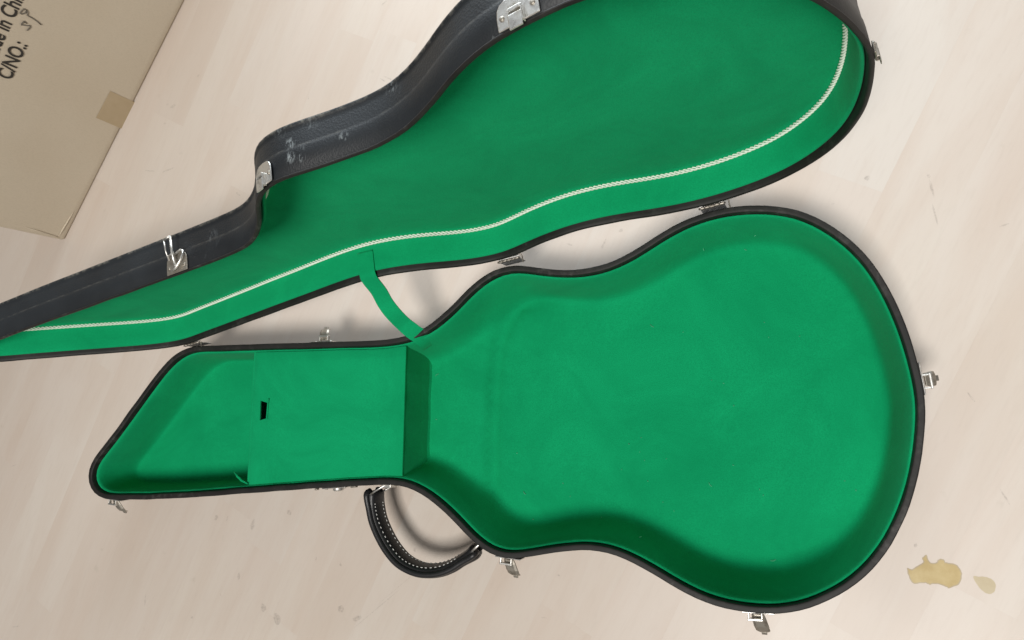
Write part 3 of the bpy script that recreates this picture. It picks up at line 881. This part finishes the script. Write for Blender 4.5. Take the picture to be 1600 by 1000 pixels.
def latch(px, py, swing=35, skew=0.12, label=None, ext=0.019):
    F = frame_at(px, py)
    g = empty('latch', F[0], CASE)
    if label: g['label'] = label
    Fp = off(F, 0.0008)
    mb = MB(); mb.prism(Fp, arch(0.0152, 0.022, -0.0065, -1), 0.0, 0.0014); mb.build('plate', NICKEL, g)
    for x, z in ((-0.0112, -0.013), (0.0112, -0.013)): dome(off(F, 0.0022), x, z, 0.0019, 0.0009).build('rivet', NICKEL, g, True, None, False)
    # loop that the lever pivots in
    mb = MB(); x0 = -0.003
    mb.box(Fp, (x0-0.0068, 0.001, -0.0130), (x0-0.0053, 0.0080, -0.0085)); mb.box(Fp, (x0+0.0053, 0.001, -0.0130), (x0+0.0068, 0.0080, -0.0085))
    mb.box(Fp, (x0-0.0072, 0.0066, -0.0126), (x0+0.0072, 0.0088, -0.0080))
    mb.build('bracket', NICKEL, g)
    # lever hanging open, its outer end curled
    o, X, Y, Z = Fp
    a = math.radians(swing); dy = Y*math.cos(a) - Z*math.sin(a); dz = Y*math.sin(a) + Z*math.cos(a)
    dx = (X + Y*0).normalized(); dirv = (dy + X*skew).normalized()
    L0 = o + Y*0.003 - Z*0.0125 + X*(x0 + 0.002)
    mb = MB(); V = []; sect = [(0.0, 0.0, 0.0058), (0.005, 0.0007, 0.0066), (ext*0.6, 0.0012, 0.0070), (ext*0.85, 0.0004, 0.0066), (ext, -0.0020, 0.0058)]
    for s, b, w in sect:
        for yy, zz in ((-w, 0), (-w*.6, .0012), (w*.6, .0012), (w, 0)): V.append(L0 + dirv*s + dz*(b + zz) + dx*yy)
        for yy, zz in ((w, -.0012), (-w, -.0012)): V.append(L0 + dirv*s + dz*(b + zz) + dx*yy)
    Fc = [(i*6+k, i*6+(k+1) % 6, (i+1)*6+(k+1) % 6, (i+1)*6+k) for i in range(len(sect)-1) for k in range(6)] + [tuple(range(6))[::-1], tuple((len(sect)-1)*6+k for k in range(6))]
    mb.add(V, Fc)
    E = L0 + dirv*ext - dz*0.0014
    mb.box((E, dx, dirv, dz), (-0.0026, -0.0005, -0.0010), (0.0026, 0.0030, 0.0008))
    mb.build('lever', DULL, g)
    return g
latch(1180, 957, 30, 0.16, None, 0.024)
latch(1440, 594, 32, 0.0, None, 0.0125)
latch(787, 872, 26, 0.22, None, 0.022)
latch(168, 779, 34, 0.25, None, 0.020)
latch(498, 535, 18, 0.10, None, 0.016)

def lock(px, py):
    F = frame_at(px, py); g = empty('lock', F[0], CASE)
    Fp = off(F, 0.0008); o, X, Y, Z = Fp
    mb = MB(); mb.prism(Fp, arch(0.017, 0.026, -0.0065, -1), 0.0, 0.0014); mb.build('plate', NICKEL, g)
    mb = MB(); n = 14; V = []
    for r, y in ((0.0068, 0.0010), (0.0068, 0.0042), (0.0056, 0.0054), (0.0030, 0.0050)):
        V += [o + X*(r*math.cos(2*math.pi*k/n)) + Z*(-0.017 + r*math.sin(2*math.pi*k/n)) + Y*y for k in range(n)]
    mb.add(V, [(i*n+k, i*n+(k+1) % n, (i+1)*n+(k+1) % n, (i+1)*n+k) for i in range(3) for k in range(n)] + [tuple(3*n+k for k in range(n))])
    mb.build('keyway', NICKEL, g, True, None, False)
    for x in (-0.013, 0.013): dome(off(F, 0.0022), x, -0.011, 0.0018, 0.0012).build('rivet', DULL, g, True, None, False)
    for a, b in ((0.024, 0.031), (-0.028, -0.025)):
        mb = MB(); mb.box(Fp, (a, 0.0, -0.013), (b, 0.0022, -0.0070)); mb.build('rivet_plate', DULL, g)
lock(517, 762)

def catch(px, py, w=0.0145, h=0.019, m=None, hk=1.0):
    """keeper on the lid's wall: arched plate, two screws, raised hook bent out of the middle"""
    m = m or NICKEL
    F = frame_at(px, py, True); g = empty('catch', F[0], CASE)
    Fp = off(F, 0.0009); o, X, Y, Z = Fp
    mb = MB(); mb.prism(Fp, arch(w, h, 0.0012, 1), 0.0, 0.0013); mb.build('plate', m, g)
    for x in (-w*0.74, w*0.74): dome(off(F, 0.0022), x, 0.0085, 0.0018, 0.0009).build('screw', DULL, g, True, None, False)
    mb = MB()
    Fp = (o, X * min(1, hk * 1.3), Y * hk, Z)
    mb.box(Fp, (-0.0042, 0.0010, 0.0075), (0.0042, 0.0052, 0.0100))
    mb.box(Fp, (-0.0050, 0.0012, -0.0008), (-0.0040, 0.0050, 0.0098)); mb.box(Fp, (0.0040, 0.0012, -0.0008), (0.0050, 0.0050, 0.0098))
    mb.box(Fp, (-0.0046, 0.0040, -0.0040), (0.0046, 0.0054, 0.0055))
    mb.build('hook', m, g)
    return g
catch(824, 40)
catch(417, 300, 0.0115, 0.019)
catch(1366, 95, 0.0075, 0.011, DULL, 0.6)

def hasp(px, py):
    """hinged hasp of the lock on the lid, swung up from its plate"""
    F = frame_at(px, py, True); g = empty('hasp', F[0], CASE)
    Fp = off(F, 0.0009); o, X, Y, Z = Fp
    mb = MB(); mb.prism(Fp, arch(0.0145, 0.021, 0.0012, 1), 0.0, 0.0012); mb.build('plate', DULL, g)
    P = lambda x, y, z: o + X*x + Y*y + Z*z
    mb = MB()
    mb.tube([P(-0.006, 0.003, 0.004), P(-0.0010, 0.0040, 0.0035), P(0.0025, 0.0045, 0.0045), P(0.0085, 0.0042, 0.0105), P(0.0122, 0.0036, 0.0165), P(0.0118, 0.0032, 0.0205), P(0.0085, 0.0030, 0.0222), P(0.0030, 0.0026, 0.0210), P(-0.0030, 0.0026, 0.0190)], 0.0012, 7)
    mb.build('wire_loop', NICKEL, g, True, None, False)
    mb = MB()
    A0, A1 = P(0.0020, 0.0040, 0.0050), P(0.0010, 0.0085, 0.0370)
    B0, B1 = P(-0.0085, 0.0030, 0.0150), P(-0.0085, 0.0085, 0.0365)
    mb.tube([A0, (A0+A1)/2 + Y*0.0012, A1], 0.0014, 7); mb.tube([B0, (B0+B1)/2 + Y*0.001, B1], 0.0009, 7)
    mb.tube([B1, A1], 0.0012, 7); mb.tube([B0*0.8+B1*0.2, A0*0.55+A1*0.45 + Y*0.001], 0.0009, 7)
    mb.build('lever', NICKEL, g, True, None, False)
    for x in (-0.0105, 0.0105): dome(off(F, 0.0021), x, 0.0075, 0.0016, 0.0009).build('screw', DULL, g, True, None, False)
hasp(277, 430)

def hinge(px, py):
    # place on the axis where it meets the sight line
    best = None
    for k in range(401):
        p = HA.lerp(HB, -0.05 + 1.1 * k / 400); d = p - Vector((0, 0, CAMZ)); zc = -d.dot(BACK)
        u = 800 + 1200 * d.dot(RIGHT) / zc; v = 500 - 1200 * d.dot(UP) / zc
        e = (u-px)**2 + (v-py)**2
        if best is None or e < best[0]: best = (e, p)
    c = best[1]; ax = (HB - HA).normalized(); outw = Vector((-ax.y, ax.x, 0)); z = Vector((0, 0, 1))
    g = empty('hinge', c, CASE); hl = 0.0125
    for k in range(5):
        mb = MB(); a = -hl + 2*hl*k/5 + 0.0003; b = -hl + 2*hl*(k+1)/5 - 0.0003
        mb.tube([c + ax*a, c + ax*b], 0.0018, 10); mb.build('knuckle', DULL, g, True)
    mb = MB(); mb.tube([c - ax*(hl+0.0012), c + ax*(hl+0.0012)], 0.0011, 8); mb.build('pin', DULL, g, True, None, False)
    # leaves: one hanging down the base's wall, one up the lid's wall (behind it, once open)
    mb = MB(); Fb = (c, ax, outw, z)
    mb.box(Fb, (-hl, -0.0005, -0.022), (hl, 0.0009, -0.0015)); mb.build('leaf', NICKEL, g)
    r = LID.to_3x3(); Fl = (c, ax, r @ outw, r @ z)
    mb = MB(); mb.box(Fl, (-hl, -0.0005, 0.0015), (hl, 0.0009, 0.022)); mb.build('leaf', NICKEL, g)
    # little stop wire at the end of the hinge
    mb = MB(); e = c + ax*(hl + 0.0045)
    mb.tube([e - outw*0.007 + z*0.001, e + z*0.0015, e + outw*0.003 + z*0.009], 0.0008, 6); mb.build('stop_wire', DULL, g, True, None, False)
hinge(1114, 322); hinge(796, 408); hinge(299, 538)

# --- handle
def handle():
    zc = 0.052
    line = [(585, 766), (586, 780), (588, 793), (592, 812), (601, 834), (613, 855), (628, 873), (645, 884), (665, 890), (688, 889), (708, 882), (724, 872), (738, 864), (746, 858)]
    P = [at(x, y, zc) for x, y in line]
    def cat(P, sub):
        out = []
        for i in range(len(P)-1):
            p0 = P[max(i-1, 0)]; p1 = P[i]; p2 = P[i+1]; p3 = P[min(i+2, len(P)-1)]
            for k in range(sub):
                t = k / sub
                out.append(0.5*((2*p1)+(p2-p0)*t+(2*p0-5*p1+4*p2-p3)*t*t+(3*p1-p0-3*p2+p3)*t**3))
        return out + [P[-1]]
    L = cat(P, 6); n = len(L); V = []; F = []; m = 16
    inner = []
    for i, c in enumerate(L):
        t = i / (n - 1)
        tan = (L[min(i+1, n-1)] - L[max(i-1, 0)]).normalized(); nrm = Vector((-tan.y, tan.x, 0))
        ends = smooth01(min(t, 1-t) / 0.16)
        half = 0.0125 - 0.0015 * ends; th = 0.0090 - 0.0036 * ends
        cap = [0.45, 0.78, 0.93][min(i, n-1-i)] if min(i, n-1-i) < 3 else 1.0
        half *= cap; th *= cap
        pad = 0.0026 * ends
        bend = (1 - ends) * 0.0016
        tilt = -0.22
        zax = (Vector((0, 0, 1)) * math.cos(tilt) + nrm * math.sin(tilt)).normalized(); nx = (nrm * math.cos(tilt) - Vector((0, 0, 1)) * math.sin(tilt)).normalized()
        for k in range(m):
            a = 2 * math.pi * k / m
            ca, sa = math.cos(a), math.sin(a)
            u = math.copysign(abs(ca) ** 0.55, ca) * half; w = math.copysign(abs(sa) ** 0.7, sa)
            w = w * (th if w > 0 else th + pad)
            V.append(c + zax * u + nx * w)
        inner.append((c, zax, nx, tan, half, th))
    for i in range(n-1): F += [(i*m+k, i*m+(k+1) % m, (i+1)*m+(k+1) % m, (i+1)*m+k) for k in range(m)]
    F += [tuple(range(m))[::-1], tuple((n-1)*m+k for k in range(m))]
    h = link('handle', V, F, LEATHER, CASE)
    # rolled edges
    for sgn in (-1, 1):
        mb = MB(); mb.tube([c + z*sgn*(hf + 0.0002) - nx*0.0012 for c, z, nx, t, hf, th in inner], 0.0038, 8)
        mb.build('rolled_edge', LEATHER, h, True, None, False)
    st = MB()
    for sgn in (-1, 1):
        i = 9
        while i < n - 14:
            pts = []
            for j in (i, i+1):
                c, z, nx, t, hf, th = inner[j]
                pts.append(c + z*sgn*hf*0.60 + nx*(th*0.93 + 0.0003))
            d = pts[1] - pts[0]
            st.tube([pts[0] + d*0.1, pts[0] + d*0.9], 0.00055, 5)
            i += 2 if False else 2
    o = st.build('stitching', THREAD, h, True, None, False); o['kind'] = 'stuff'
    for end, wx, wy in ((0, 590, 761), (-1, 735, 851)):
        c, z, nx, t, hf, th = inner[3 if end == 0 else -4]
        F0 = frame_at(wx, wy); w = F0[0] - Vector((0, 0, H - zc)) + F0[2] * 0.0010
        e = Vector((c.x, c.y, zc))
        # wire ring through the handle's end and the staple on the wall
        mb = MB(); d = (e - w); d.z = 0
        q = []
        for k in range(20):
            a = 2*math.pi*k/20
            q.append(w + d*(0.5 + 0.55*math.cos(a)) + Vector((0, 0, 1))*0.0145*math.copysign(abs(math.sin(a))**0.5, math.sin(a)))
        mb.tube(q, 0.0013, 8, True); mb.build('ring', NICKEL, h, True, None, False)
        mb = MB(); mb.box((w, F0[1], F0[2], F0[3]), (-0.008, -0.0005, -0.015), (0.008, 0.0012, 0.016)); 
        mb.box((w, F0[1], F0[2], F0[3]), (-0.0045, 0.0010, -0.012), (0.0045, 0.0048, 0.013))
        mb.build('staple', NICKEL, h)
handle()
